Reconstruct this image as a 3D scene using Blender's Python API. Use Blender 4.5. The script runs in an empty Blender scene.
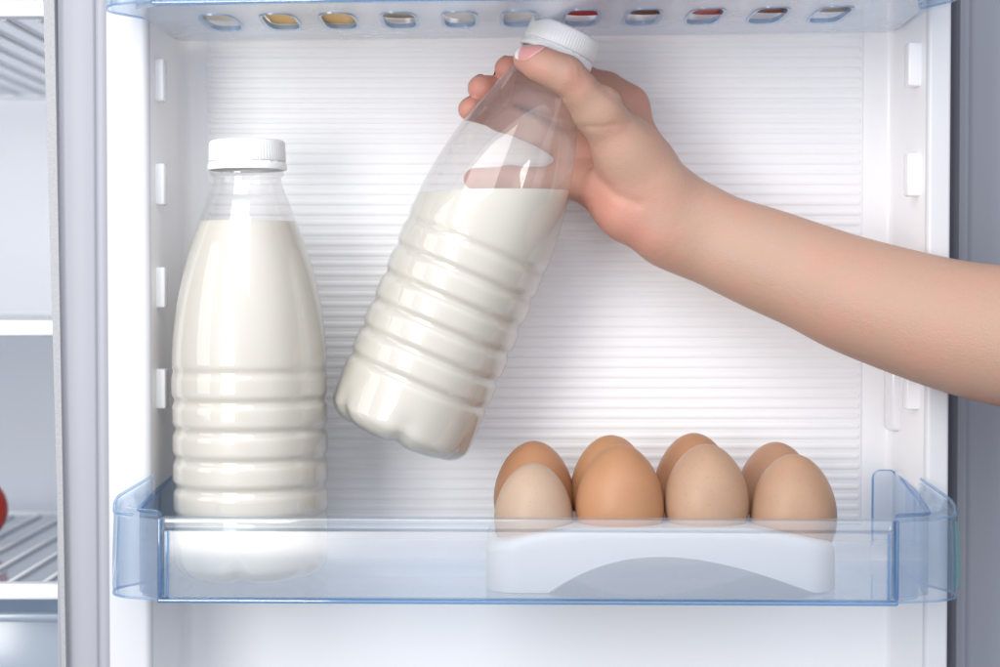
import bpy, bmesh, math, random
import numpy as np
from mathutils import Vector, Matrix
random.seed(4)
PI = math.pi
sc = bpy.context.scene
COL = sc.collection

# ------------------------------------------------------------------ camera
D, PITCH, FPX = 0.9, math.radians(1.5), 1800.0
CAM = Vector((0, -D*math.cos(PITCH), D*math.sin(PITCH)))
FWD = Vector((0, math.cos(PITCH), -math.sin(PITCH)))
UP = Vector((0, math.sin(PITCH), math.cos(PITCH)))
cd = bpy.data.cameras.new('camera')
cam = bpy.data.objects.new('camera', cd)
COL.objects.link(cam)
cam.location = CAM
cam.rotation_euler = (PI/2-PITCH, 0, 0)
cd.lens = 36*FPX/1000
cd.clip_start, cd.clip_end = 0.01, 50
cd.dof.use_dof = True
cd.dof.focus_distance = 0.885
cd.dof.aperture_fstop = 10
sc.camera = cam

def W(px, py, Y):
    """world point at depth Y seen at photo pixel (px,py)"""
    d = FWD + Vector((1, 0, 0))*((px-500)/FPX) + UP*((333.5-py)/FPX)
    return CAM + d*((Y-CAM.y)/d.y)
def XW(px, Y): return W(px, 286, Y).x
def ZW(py, Y): return W(500, py, Y).z

# ------------------------------------------------------------------ object helpers
def tag(o, label=None, cat=None, group=None, kind=None):
    if label: o['label'] = label
    if cat: o['category'] = cat
    if group: o['group'] = group
    if kind: o['kind'] = kind
    return o
def empty(name, loc=(0, 0, 0), rot=(0, 0, 0)):
    o = bpy.data.objects.new(name, None)
    o.empty_display_size = 0.02
    COL.objects.link(o)
    o.location = loc
    o.rotation_euler = rot
    return o
def obj(name, bm, mat, parent=None, smooth=35):
    me = bpy.data.meshes.new(name)
    bm.normal_update()
    bm.to_mesh(me)
    bm.free()
    o = bpy.data.objects.new(name, me)
    COL.objects.link(o)
    if mat: me.materials.append(mat)
    if smooth:
        me.shade_smooth()
        if smooth < 180: me.set_sharp_from_angle(angle=math.radians(smooth))
    if parent: o.parent = parent
    return o
def add_box(bm, x0, x1, y0, y1, z0, z1, bev=0.0, seg=2):
    m = Matrix.Translation(((x0+x1)/2, (y0+y1)/2, (z0+z1)/2)) @ Matrix.Diagonal((abs(x1-x0), abs(y1-y0), abs(z1-z0), 1))
    r = bmesh.ops.create_cube(bm, size=1, matrix=m)
    if bev > 0:
        es = list({e for v in r['verts'] for e in v.link_edges})
        bmesh.ops.bevel(bm, geom=es, offset=bev, segments=seg, affect='EDGES', profile=0.5)
def boxobj(name, mat, parent, *a, bev=0.001):
    bm = bmesh.new()
    add_box(bm, *a, bev=bev)
    return obj(name, bm, mat, parent)
def loft(bm, rings, closed=True, cap=True):
    """rings: lists of points, joined in order"""
    vr = [[bm.verts.new(p) for p in r] for r in rings]
    n = len(vr[0])
    for a, b in zip(vr[:-1], vr[1:]):
        for i in range(n if closed else n-1):
            j = (i+1) % n
            bm.faces.new((a[i], a[j], b[j], b[i]))
    if cap and closed:
        bm.faces.new(list(reversed(vr[0])))
        bm.faces.new(vr[-1])
    return vr
def add_lathe(bm, prof, segs=96, rmod=None, zmod=None):
    """prof: (r,z). poles when r==0."""
    rings = []
    for (r, z) in prof:
        if r < 1e-7:
            rings.append([bm.verts.new((0, 0, z))])
            continue
        ring = []
        for i in range(segs):
            t = 2*PI*i/segs
            rr = rmod(r, z, t) if rmod else r
            zz = zmod(r, z, t) if zmod else z
            ring.append(bm.verts.new((rr*math.cos(t), rr*math.sin(t), zz)))
        rings.append(ring)
    for a, b in zip(rings[:-1], rings[1:]):
        for i in range(segs):
            j = (i+1) % segs
            if len(a) == 1 and len(b) == 1: continue
            if len(a) == 1: bm.faces.new((a[0], b[i], b[j]))
            elif len(b) == 1: bm.faces.new((a[i], b[0], a[j]))
            else: bm.faces.new((a[i], b[i], b[j], a[j]))
def fillet(pts, rads, n=6):
    """2-D polyline with rounded corners"""
    out = []
    for i, p in enumerate(pts):
        r = rads[i] if i < len(rads) else 0
        if i == 0 or i == len(pts)-1 or r <= 0:
            out.append(Vector(p)); continue
        p = Vector(p); a = (Vector(pts[i-1])-p).normalized(); b = (Vector(pts[i+1])-p).normalized()
        ang = a.angle(b)
        d = r/math.tan(ang/2)
        c = p + (a+b).normalized()*(r/math.sin(ang/2))
        s, e = p+a*d-c, p+b*d-c
        for k in range(n+1):
            t = k/n
            v = s.lerp(e, t)
            v = v.normalized()*r
            out.append(c+v)
    return out
def thick_line(pts, th):
    """closed 2-D outline of an open polyline with thickness th (to its left)"""
    L = []
    n = len(pts)
    for i in range(n):
        a = pts[max(i-1, 0)]; b = pts[min(i+1, n-1)]
        t = (Vector(b)-Vector(a)).normalized()
        L.append(Vector(pts[i]) + Vector((-t.y, t.x))*th)
    return [Vector(p) for p in pts], L

# ------------------------------------------------------------------ materials
def newmat(name):
    m = bpy.data.materials.new(name)
    m.use_nodes = True
    nt = m.node_tree
    nt.nodes.clear()
    out = nt.nodes.new('ShaderNodeOutputMaterial')
    return m, nt, out
def N(nt, typ, **kw):
    n = nt.nodes.new(typ)
    for k, v in kw.items():
        if k.startswith('i_'):
            n.inputs[k[2:].replace('_', ' ')].default_value = v
        else: setattr(n, k, v)
    return n
def pbr(name, col, rough=0.4, bump=None, bscale=400, var=0.03, vscale=9, spec=0.5, coat=0, sss=0, sssr=(1, .8, .6), sss_s=0.004):
    m, nt, out = newmat(name)
    p = N(nt, 'ShaderNodeBsdfPrincipled')
    nt.links.new(p.outputs[0], out.inputs[0])
    tc = N(nt, 'ShaderNodeTexCoord')
    nz = N(nt, 'ShaderNodeTexNoise'); nz.inputs['Scale'].default_value = vscale; nz.inputs['Detail'].default_value = 4
    nt.links.new(tc.outputs['Object'], nz.inputs['Vector'])
    rp = N(nt, 'ShaderNodeMapRange')
    rp.inputs['To Min'].default_value = 1-var; rp.inputs['To Max'].default_value = 1+var
    nt.links.new(nz.outputs['Fac'], rp.inputs['Value'])
    mx = N(nt, 'ShaderNodeVectorMath', operation='SCALE')
    mx.inputs[0].default_value = col
    nt.links.new(rp.outputs[0], mx.inputs['Scale'])
    nt.links.new(mx.outputs[0], p.inputs['Base Color'])
    p.inputs['Roughness'].default_value = rough
    p.inputs['Specular IOR Level'].default_value = spec
    p.inputs['Coat Weight'].default_value = coat
    p.inputs['Coat Roughness'].default_value = 0.1
    if sss:
        p.inputs['Subsurface Weight'].default_value = sss
        p.inputs['Subsurface Radius'].default_value = sssr
        p.inputs['Subsurface Scale'].default_value = sss_s
    if bump:
        n2 = N(nt, 'ShaderNodeTexNoise'); n2.inputs['Scale'].default_value = bscale; n2.inputs['Detail'].default_value = 3
        nt.links.new(tc.outputs['Object'], n2.inputs['Vector'])
        b = N(nt, 'ShaderNodeBump'); b.inputs['Strength'].default_value = bump; b.inputs['Distance'].default_value = 0.001
        nt.links.new(n2.outputs['Fac'], b.inputs['Height'])
        nt.links.new(b.outputs[0], p.inputs['Normal'])
    return m
def clear(name, face, edge, haze=0.06, hazecol=(.9, .93, 1), rough=0.03, ior=1.49, gl=1.0, hrough=None):
    """thin clear plastic: tinted transmission (deeper tint along the sheet), fresnel gloss, slight haze"""
    m, nt, out = newmat(name)
    lw = N(nt, 'ShaderNodeLayerWeight'); lw.inputs['Blend'].default_value = 0.35
    mc = N(nt, 'ShaderNodeMix', data_type='RGBA')
    mc.inputs[6].default_value = (*face, 1); mc.inputs[7].default_value = (*edge, 1)
    nt.links.new(lw.outputs['Facing'], mc.inputs[0])
    tr = N(nt, 'ShaderNodeBsdfTransparent')
    nt.links.new(mc.outputs[2], tr.inputs[0])
    df = N(nt, 'ShaderNodeBsdfDiffuse'); df.inputs[0].default_value = (*hazecol, 1)
    tl = N(nt, 'ShaderNodeBsdfTranslucent'); tl.inputs[0].default_value = (*hazecol, 1)
    hz = N(nt, 'ShaderNodeMixShader'); hz.inputs[0].default_value = 0.5
    nt.links.new(df.outputs[0], hz.inputs[1]); nt.links.new(tl.outputs[0], hz.inputs[2])
    m1 = N(nt, 'ShaderNodeMixShader')
    tc = N(nt, 'ShaderNodeTexCoord')
    nz = N(nt, 'ShaderNodeTexNoise'); nz.inputs['Scale'].default_value = 14; nz.inputs['Detail'].default_value = 5
    nt.links.new(tc.outputs['Object'], nz.inputs['Vector'])
    rp = N(nt, 'ShaderNodeMapRange'); rp.inputs['To Min'].default_value = haze*.7; rp.inputs['To Max'].default_value = haze*1.3
    nt.links.new(nz.outputs['Fac'], rp.inputs['Value'])
    nt.links.new(rp.outputs[0], m1.inputs[0])
    nt.links.new(tr.outputs[0], m1.inputs[1]); nt.links.new(hz.outputs[0], m1.inputs[2])
    fr = N(nt, 'ShaderNodeFresnel'); fr.inputs['IOR'].default_value = ior
    gs = N(nt, 'ShaderNodeBsdfGlossy'); gs.inputs['Roughness'].default_value = rough
    gs.inputs['Color'].default_value = (gl, gl, gl, 1)
    m2 = N(nt, 'ShaderNodeMixShader')
    # same fresnel seen from either side of the sheet
    geo = N(nt, 'ShaderNodeNewGeometry')
    lw2 = N(nt, 'ShaderNodeLayerWeight'); lw2.inputs['Blend'].default_value = 0.5
    pw = N(nt, 'ShaderNodeMath', operation='POWER'); pw.inputs[1].default_value = 4.0
    nt.links.new(lw2.outputs['Facing'], pw.inputs[0])
    mr = N(nt, 'ShaderNodeMapRange'); mr.inputs['To Min'].default_value = 0.075; mr.inputs['To Max'].default_value = 0.75
    nt.links.new(pw.outputs[0], mr.inputs['Value'])
    nt.links.new(mr.outputs[0], m2.inputs[0])
    nt.links.new(m1.outputs[0], m2.inputs[1]); nt.links.new(gs.outputs[0], m2.inputs[2])
    nt.links.new(m2.outputs[0], out.inputs[0])
    return m

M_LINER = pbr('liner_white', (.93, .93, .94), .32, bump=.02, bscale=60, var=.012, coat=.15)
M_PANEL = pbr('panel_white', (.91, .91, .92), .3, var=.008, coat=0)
M_POST = pbr('post_dimmed', (.64, .645, .67), .35, bump=.02, bscale=60, var=.012, coat=.1)  # liner plastic, darkened on the post faces so the recess looks brighter lit
M_LUG = pbr('lug_white', (.86, .86, .88), .25, coat=.3)
M_GASKET = pbr('gasket_grey', (.36, .37, .41), .5, var=.03)
M_GASKET2 = pbr('gasket_shaded', (.30, .315, .365), .45, var=.04)  # right gasket: grey darkened to paint in the shade beside the post
M_SHELL = pbr('shell_grey', (.50, .52, .58), .45)
M_TRIM = pbr('trim_speckled', (.36, .36, .375), .45, bump=.3, bscale=900, var=.22, vscale=900)
M_CAB = pbr('cabinet_white', (.93, .94, .97), .4)
M_CABSH = pbr('shelf_white', (.93, .94, .96), .3)
M_MILK = pbr('milk', (.67, .637, .566), .28, var=.01, sss=.8, sss_s=.012, sssr=(1, .9, .75), spec=.4)
M_CAP = pbr('cap_white', (.86, .86, .86), .35, sss=.15, sss_s=.002, var=.01)
M_TRAY = pbr('tray_white', (.68, .68, .69), .35, sss=.1, sss_s=.003, var=.01)
M_PET = clear('bottle_plastic', (.985, .985, .985), (.86, .87, .87), haze=.07, hazecol=(.97, .96, .96), rough=.03)
M_BIN = clear('bin_plastic', (.972, .984, .994), (.66, .80, .94), haze=.08, hazecol=(.80, .87, 1), rough=.06)
M_BINF = clear('bin_front_plastic', (.978, .986, .993), (.62, .78, .93), haze=.15, hazecol=(.95, .965, 1), rough=.26)
M_BINU = clear('bin_floor_plastic', (.92, .95, .975), (.72, .84, .94), haze=.45, hazecol=(.90, .935, 1), rough=.15)
M_EDGE = clear('bin_edge_plastic', (.55, .74, .91), (.26, .50, .78), haze=.12, hazecol=(.50, .72, .94), rough=.08)
M_EDGE2 = clear('slot_edge_plastic', (.86, .92, .97), (.55, .73, .91), haze=.25, hazecol=(.55, .73, .95), rough=.08)
M_TEAL = clear('bin_teal_edge', (.62, .88, .82), (.30, .66, .60), haze=.15, hazecol=(.45, .80, .72), rough=.1)
M_RIM = clear('bin_rim_plastic', (.968, .982, .993), (.74, .86, .96), haze=.09, hazecol=(.78, .88, 1), rough=.06)

# ------------------------------------------------------------------ refrigerator (door + cabinet)
fridge = empty('refrigerator', (0, 0.08, -0.30))
tag(fridge, 'white open refrigerator, ribbed inner door with plastic bins and cabinet shelves at the left edge', 'refrigerator')
froot = Matrix.Translation(fridge.location).inverted()
def fpart(name, bm, mat, parent=None, smooth=35):
    """a part given in world coordinates, kept under the refrigerator"""
    o = obj(name, bm, mat, None, smooth)
    o.parent = parent or fridge
    # world coordinates -> fridge-local by shifting the mesh
    o.data.transform(froot)
    if parent and parent is not fridge:
        o.matrix_parent_inverse = Matrix.Identity(4)
    return o

YF, YB = -0.010, 0.070
ZT, ZB = 0.30, -0.30
xs = dict(lo=XW(107, YF), li=XW(150, YF), lb=XW(183, YB), rb=XW(892, YB), ri=XW(926, YF), ro=XW(950, YF))
prof = fillet([(xs['lo'], .03), (xs['lo'], YF), (xs['li'], YF), (xs['lb'], YB), (xs['rb'], YB), (xs['ri'], YF), (xs['ro'], YF), (xs['ro'], .03)],
              [0, .0015, .004, .007, .004, .003, .0015, 0], 7)
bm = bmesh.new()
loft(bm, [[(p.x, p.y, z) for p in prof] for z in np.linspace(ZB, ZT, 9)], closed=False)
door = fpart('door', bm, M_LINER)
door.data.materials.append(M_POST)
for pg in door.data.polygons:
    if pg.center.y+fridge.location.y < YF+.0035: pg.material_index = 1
# ribbed panel: raised rounded ridges on a thin plate
xl, xr = XW(209, YB), XW(860, YB)
bm = bmesh.new()
add_box(bm, xl-.001, xr+.001, YB-.0008, YB+.002, ZW(524, YB), ZT-.01, bev=.0003, seg=1)
pitch = 10.15*.0005*(D+YB)/D
z = ZW(517, YB)
while z < ZT-.02:
    for (zc, hw, hh, inset) in ((z, pitch*.29, .00062, 0),):
        na, nb = 7, 5
        rings = []
        path = []
        a0, a1 = xl+inset, xr-inset
        for k in range(nb): path.append((a0+hw*(1-math.cos(PI/2*k/(nb-1))), math.sin(PI/2*k/(nb-1))*.98+.02))
        for k in range(nb): path.append((a1-hw*(1-math.cos(PI/2*(nb-1-k)/(nb-1))), math.sin(PI/2*(nb-1-k)/(nb-1))*.98+.02))
        for (x, sc_) in path:
            ring = []
            for a in range(na):
                t = PI*a/(na-1)
                ring.append((x, YB-.0007-hh*(math.sin(t)**.7)*min(1, sc_*1.3), zc-hw*sc_*math.cos(t)))
            rings.append(ring)
        loft(bm, rings, closed=False)
    z += pitch
fpart('ribbed_panel', bm, M_PANEL, door)
# shelf lugs on both side walls
def lug(px_face, py0, py1, side):
    bm = bmesh.new()
    x_in = XW(px_face, .004)
    x_out = x_in - side*.016
    add_box(bm, min(x_in, x_out), max(x_in, x_out), .004, .0135, ZW(py1, .004), ZW(py0, .004), bev=.0012, seg=3)
    return fpart('lug', bm, M_LUG, door)
for (a, b) in ((58, 101), (163, 205), (267, 308), (369, 409)): lug(165, a, b, 1)
for (a, b) in ((42, 86), (153, 196), (258, 302), (366, 410)): lug(907, a, b, -1)
# recessed notch rail low on the right back corner
bm = bmesh.new()
add_box(bm, XW(889, .055), XW(901, .055), .050, .068, ZW(432, .05), ZW(330, .05), bev=.0025, seg=3)
fpart('bracket', bm, M_LUG, door)
# gaskets: vertical ribbed strips set back on both sides of the liner
def gasket(x0, x1, y, depth, mat):
    n = 60
    pts = []
    for i in range(n+1):
        t = i/n
        x = x0+(x1-x0)*t
        yy = y
        for (c, w, h) in depth: yy -= h*math.exp(-((t-c)/w)**2)
        pts.append((x, yy))
    bm = bmesh.new()
    loft(bm, [[(p[0], p[1], zz) for p in pts] for zz in (ZB, 0, ZT)], closed=False)
    return fpart('gasket', bm, mat, door)
gasket(XW(55, .024), XW(109, .024), .026, [(.10, .06, .002), (.50, .4, .0022), (.77, .025, -.0012), (.90, .09, .0008)], M_GASKET)
gasket(XW(946, .045), XW(1080, .045), .050, [(.04, .03, -.010), (.11, .05, .004), (.17, .02, .002), (.42, .14, -.002), (.72, .06, .004)], M_GASKET2)
# door shell behind everything
bm = bmesh.new()
add_box(bm, XW(60, .05), XW(1085, .05), .074, .12, ZB, ZT, bev=.004)
fpart('door_shell', bm, M_SHELL)
# slanting speckled edge trim at left
bm = bmesh.new()
def sl(py, a, b, y0, y1):
    f = (py)/667
    x0 = a[0]+(a[1]-a[0])*f; x1 = b[0]+(b[1]-b[0])*f
    return [Vector((XW(x0, y0), y0, ZW(py, y0))), Vector((XW(x1, y0), y0, ZW(py, y0))), Vector((XW(x1, y0), y1, ZW(py, y0))), Vector((XW(x0, y0), y1, ZW(py, y0)))]
loft(bm, [sl(py, (45, 59.5), (56, 63.5), .019, .075) for py in (760, 400, -100)])
bmesh.ops.recalc_face_normals(bm, faces=bm.faces)
fpart('edge_trim', bm, M_TRIM)

# cabinet seen at the far left
bm = bmesh.new()
CX0, CX1 = -.62, -.20
add_box(bm, CX0, CX1, .62, .64, -.55, .50)
add_box(bm, CX0-.02, CX0, .16, .64, -.55, .50)
cab = fpart('cabinet', bm, M_CAB)
M_GLS = clear('shelf_glass', (.95, .96, .97), (.82, .87, .92), haze=.40, hazecol=(.92, .94, .97), rough=.1)
def shelf(zf, ribs_below, y0=.16, y1=.60, thick=.005):
    bm = bmesh.new()
    add_box(bm, CX0+.002, CX1, y0+.008, y1, zf-thick, zf)
    s = fpart('shelf', bm, M_GLS)
    bm = bmesh.new()
    k = CX0+.01
    while k < CX1:
        add_box(bm, k, k+.0035, y0+.009, y1-.01, zf-thick-.0022 if ribs_below else zf+.0003, zf-thick-.0003 if ribs_below else zf+.0022, bev=.0006)
        k += .021
    fpart('shelf_ribs', bm, M_CABSH, s)
    bm = bmesh.new()
    add_box(bm, CX0+.001, CX1+.002, y0-.004, y0+.008, zf-.0065, zf+.003, bev=.002)
    fpart('shelf_trim', bm, M_CABSH, s)
    bm = bmesh.new()
    add_box(bm, CX0+.003, CX1, y1, y1+.012, zf-.008, zf+.003, bev=.002)
    fpart('shelf_trim', bm, M_CABSH, s)
shelf(ZW(4, .15), True, y1=.60)
shelf(ZW(325, .16), True, y1=.59)
shelf(ZW(588, .16), False, y1=.50)
bm = bmesh.new()
zd = ZW(612, .17)
add_box(bm, CX0+.01, CX1-.002, .17, .175, zd-.2, zd, bev=.002)
add_box(bm, CX0+.01, CX1-.002, .158, .17, zd-.004, zd+.001, bev=.0015)
add_box(bm, CX0+.01, CX1-.002, .55, .555, zd-.2, zd, bev=.002)
add_box(bm, CX0+.01, CX1-.002, .176, .549, zd-.205, zd-.2)
fpart('crisper_drawer', bm, clear('drawer_plastic', (.78, .86, .93), (.5, .65, .8), haze=.45, hazecol=(.84, .89, .94), rough=.15))

# tomato on the lower cabinet shelf
tom = empty('tomato', (XW(-33, .33), .33, ZW(588, .16)+.0024))
tag(tom, 'red tomato on the lower cabinet shelf at the left edge', 'tomato')
bm = bmesh.new()
pr = []
for k in range(25):
    a = -PI/2+PI*k/24
    r = .026*math.cos(a)**.85 if 0 < k < 24 else 0
    pr.append((r, .023+.023*math.sin(a)-(.004*math.exp(-(r/.008)**2) if a > 0 else 0)))
pr[0] = (0, 0); add_lathe(bm, pr, 48, rmod=lambda r, z, t: r*(1+.025*math.cos(5*t)))
obj('fruit', bm, pbr('tomato_red', (.55, .03, .02), .2, var=.1), tom)
bm = bmesh.new()
for k in range(5):
    a = 2*PI*k/5
    d = Vector((math.cos(a), math.sin(a), 0)); q = Vector((-d.y, d.x, 0))*.0025
    o_ = Vector((0, 0, .0435))
    vs = [bm.verts.new(o_), bm.verts.new(o_+d*.007+q+Vector((0, 0, .002))), bm.verts.new(o_+d*.016+Vector((0, 0, .001))), bm.verts.new(o_+d*.007-q+Vector((0, 0, .002)))]
    bm.faces.new(vs)
obj('calyx', bm, pbr('calyx_green', (.07, .16, .03), .5), tom)

# ------------------------------------------------------------------ door bins
ZFLOOR = ZW(580, 0)-.0
def bin_parts(root, zf, h, holes, M):
    """clear door bin in door coordinates; zf floor (underside) height, h wall height"""
    zr = zf+h
    T = .0022
    yf = -.066
    xL, xR = XW(159, yf), XW(899, yf)          # ends of the flat front
    fl, fr = XW(116, -.03), XW(955, -.03)       # widest points of the flared ends
    bl, br = XW(177, .062), XW(899, .062)       # back corners inside the side walls
    def P(name, bm, mat, parent=root, smooth=40):
        return obj(name, bm, mat, parent, smooth)
    # front panel
    bm = bmesh.new()
    add_box(bm, xL+.002, xR-.002, yf, yf+T, zf+.0022, zr-.0068, bev=.0006)
    fp = P('front_panel', bm, M_BINF)
    # rim bar along the front
    bm = bmesh.new()
    add_box(bm, xL+.001, xR-.001, yf-.0008, yf+.0042, zr-.0066, zr-.0002, bev=.0018, seg=3)
    P('front_rim', bm, M_RIM)
    # thick blue edges: bottom and both uprights
    bm = bmesh.new()
    add_box(bm, xL-.001, xR+.001, yf-.001, yf+.004, zf-.0004, zf+.0016, bev=.0007)
    P('bottom_edge', bm, M_EDGE)
    for x, s in ((xL, 1), (xR, -1)):
        bm = bmesh.new()
        add_box(bm, x-.0006, x+.0010, yf-.0012, yf+.0075, zf+.0024, zr-.001, bev=.0004)
        add_box(bm, x+s*.0036-.0005, x+s*.0036+.0005, yf-.0012, yf+.0002, zf+.0024, zr-.007, bev=.0002)
        P('corner_rib', bm, M_EDGE)
    # side walls, flared corner skins and rims
    for s in (-1, 1):
        x0 = xL if s < 0 else xR
        xf = fl if s < 0 else fr
        xb = bl if s < 0 else br
        # outer skin: from the upright round to the front of the door post, its top rising towards the back
        xp = XW(151 if s < 0 else 925, YF-.003)
        pl = fillet([(x0+s*.0012, yf+.0005), (xf-s*.004, yf+.008), (xf, -.040), (xf-s*.0005, -.034), (xp, YF-.003)], [0, .017, .014, .008, 0], 12)
        def up(y): return .0135*max(0, min(1, (y+.046)/.034))**.9
        bm = bmesh.new()
        rings = []
        for f_, k in ((.0, .972), (.05, .99), (.14, 1.0), (.5, .995), (.93, .975), (.98, .965)):
            cx = (x0+xf)/2-s*.02
            a, b = thick_line([(cx+(p.x-cx)*k, p.y) for p in pl], s*T*.8)
            rings.append([(p.x, p.y, zf+.001+(h-.002+up(p.y))*f_) for p in a]+[(p.x, p.y, zf+.001+(h-.002+up(p.y))*f_) for p in reversed(b)])
        loft(bm, rings)
        bmesh.ops.recalc_face_normals(bm, faces=bm.faces)
        P('corner_skin', bm, M_BIN)
        if s > 0:
            bm = bmesh.new()
            rings = []
            for zz, k in ((zf+.004, .99), (zf+.010, 1.0), (zf+h*.5, .995), (zr-.004, .975)):
                ex = cx+(xf-cx)*k
                rings.append([(ex-.0016, -.0440, zz), (ex+.0006, -.0435, zz), (ex+.0004, -.037, zz), (ex-.0016, -.037, zz)])
            loft(bm, rings)
            bmesh.ops.recalc_face_normals(bm, faces=bm.faces)
            P('corner_edge', bm, M_TEAL)
        # inner side wall, diagonal from the front corner to the back corner
        ql = fillet([(x0+s*.0015, yf+.006), (XW(140 if s < 0 else 929, -.045), -.052), (XW(152 if s < 0 else 922, -.012), -.014), (xb, .062)], [0, .011, .03, 0], 8)
        bm = bmesh.new()
        a, b = thick_line([(p.x, p.y) for p in ql], T*s)
        def topz(y): return zr+.008*max(0, min(1, (y+.05)/.11))
        lo = [(p.x, p.y, zf+.0023) for p in a]+[(p.x, p.y, zf+.0023) for p in reversed(b)]
        hi = [(p.x, p.y, topz(p.y)) for p in a]+[(p.x, p.y, topz(p.y)) for p in reversed(b)]
        loft(bm, [lo, hi])
        bmesh.ops.recalc_face_normals(bm, faces=bm.faces)
        P('side_wall', bm, M_BIN)
        # blue rounded edge bead along its top
        bm = bmesh.new()
        rings = []
        for p in ql:
            c = Vector((p.x, p.y, topz(p.y)+.0007))
            rings.append([(c.x+.0011*math.cos(t)*1.1, c.y+.0011*math.cos(t)*.3, c.z+.0009*math.sin(t)) for t in np.linspace(0, 2*PI, 8, endpoint=False)])
        loft(bm, rings)
        bmesh.ops.recalc_face_normals(bm, faces=bm.faces)
        P('side_rim', bm, M_EDGE)
        # flange between inner wall and outer skin
        bm = bmesh.new()
        cx = (x0+xf)/2-s*.02
        outer = [Vector((cx+(p.x-cx)*.965, p.y+.0004)) for p in pl]
        m = 28
        def samp(pp, t):
            L = [0]
            for i in range(1, len(pp)): L.append(L[-1]+(Vector(pp[i])-Vector(pp[i-1])).length)
            d = t*L[-1]
            for i in range(1, len(pp)):
                if d <= L[i]+1e-12:
                    f = (d-L[i-1])/max(1e-9, L[i]-L[i-1])
                    return Vector(pp[i-1]).lerp(Vector(pp[i]), f)
            return Vector(pp[-1])
        inn = [p for p in ql if p.y < YF-.001]+[Vector((XW(152.5 if s < 0 else 922, YF), YF-.0012))]
        rows = []
        for i in range(m+1):
            t = i/m
            o_, i_ = samp(outer, t), samp(inn, t)
            row = []
            for j in range(7):
                f = j/6
                p = i_.lerp(o_, f)
                z_in, z_out = topz(i_.y)+.0008, zf+h-.0005+up(o_.y)
                row.append((p.x, p.y, z_in+(z_out-z_in)*f+.0022*math.sin(PI*f)))
            rows.append(row)
        loft(bm, rows, closed=False)
        P('flange', bm, M_RIM)
        bm = bmesh.new()
        loft(bm, [[(p.x+.0008*math.cos(t), p.y+.0004*math.cos(t), zf+h-.0002+up(p.y)+.0007*math.sin(t)) for t in np.linspace(0, 2*PI, 8, endpoint=False)] for p in outer[1:]])
        bmesh.ops.recalc_face_normals(bm, faces=bm.faces)
        P('flange_edge', bm, M_EDGE2)
        bm = bmesh.new()
        cx = (x0+xf)/2-s*.02
        loft(bm, [[(cx+(p.x-cx)*.975+.0006*math.cos(t), p.y+.0004*math.cos(t), zf+.0012+.0006*math.sin(t)) for t in np.linspace(0, 2*PI, 8, endpoint=False)] for p in pl])
        bmesh.ops.recalc_face_normals(bm, faces=bm.faces)
        P('skin_edge', bm, M_EDGE2)
        # hooked tab at the back corner
        bm = bmesh.new()
        xa = xb-s*.0135; xc = xb-s*.0008
        sec = fillet([(min(xa, xc), zf+.01), (min(xa, xc), zr+.010), (max(xa, xc), zr+.010), (max(xa, xc), zf+.01)], [0, .004, .004, 0], 6)
        loft(bm, [[(p.x, .0605, p.y) for p in sec], [(p.x, .0625, p.y) for p in sec]])
        add_box(bm, min(xa, xc)+.0005, max(xa, xc)-.0005, .0545, .0603, zf+.012, zf+.0135, bev=.0004)
        bmesh.ops.recalc_face_normals(bm, faces=bm.faces)
        P('hook_tab', bm, M_BIN)
        bm = bmesh.new()
        loft(bm, [[(p.x+.0006*math.cos(t)*(1 if abs(p.x-xa) < .002 or abs(p.x-xc) < .002 else .4), .0600+.0006*math.sin(t), p.y+.0006*math.cos(t)*.6) for t in np.linspace(0, 2*PI, 8, endpoint=False)] for p in sec])
        bmesh.ops.recalc_face_normals(bm, faces=bm.faces)
        P('hook_edge', bm, M_EDGE)
    # back wall
    bm = bmesh.new()
    add_box(bm, bl+.014, br-.014, .0605, .0622, zf+.002, zf+.012, bev=.0005)
    P('back_wall', bm, M_BIN)
    # floor with slots: a plate cut by rounded slots (the upper bin), or plain
    pl = [(xL+.003, yf+.0045), (xR-.003, yf+.0045)] + [(XW(919, -.045), -.048), (XW(922, -.014), -.013), (br-.001, .060), (bl+.001, .060), (XW(153, -.014), -.013), (XW(142, -.045), -.048)]
    pl = fillet([pl[-1]]+pl+[pl[0]], [0, .004, .004, .006, .004, .01, .01, .004, .006, 0], 5)[1:-1]
    bm = bmesh.new()
    loops = [pl]
    for (hx, hy) in holes:
        w, l = .0080, .0260      # half sizes
        e = []
        for k in range(28):
            t = -2*PI*k/28
            c, s_ = math.cos(t), math.sin(t)
            e.append(Vector((hx+w*math.copysign(abs(c)**.6, c), hy+l*math.copysign(abs(s_)**.6, s_))))
        loops.append(e)
    edges = []
    for lp in loops:
        vs = [bm.verts.new((p[0], p[1], zf)) for p in lp]
        for i in range(len(vs)): edges.append(bm.edges.new((vs[i], vs[(i+1) % len(vs)])))
    r = bmesh.ops.triangle_fill(bm, use_beauty=True, use_dissolve=False, edges=edges)
    bmesh.ops.recalc_face_normals(bm, faces=bm.faces)
    if bm.faces and sum(f.normal.z for f in bm.faces) > 0: bmesh.ops.reverse_faces(bm, faces=bm.faces)
    r = bmesh.ops.extrude_face_region(bm, geom=list(bm.faces))
    bmesh.ops.translate(bm, verts=[v for v in r['geom'] if isinstance(v, bmesh.types.BMVert)], vec=(0, 0, .002))
    bmesh.ops.recalc_face_normals(bm, faces=bm.faces)
    fo = P('floor_panel', bm, M, smooth=30)
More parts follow.
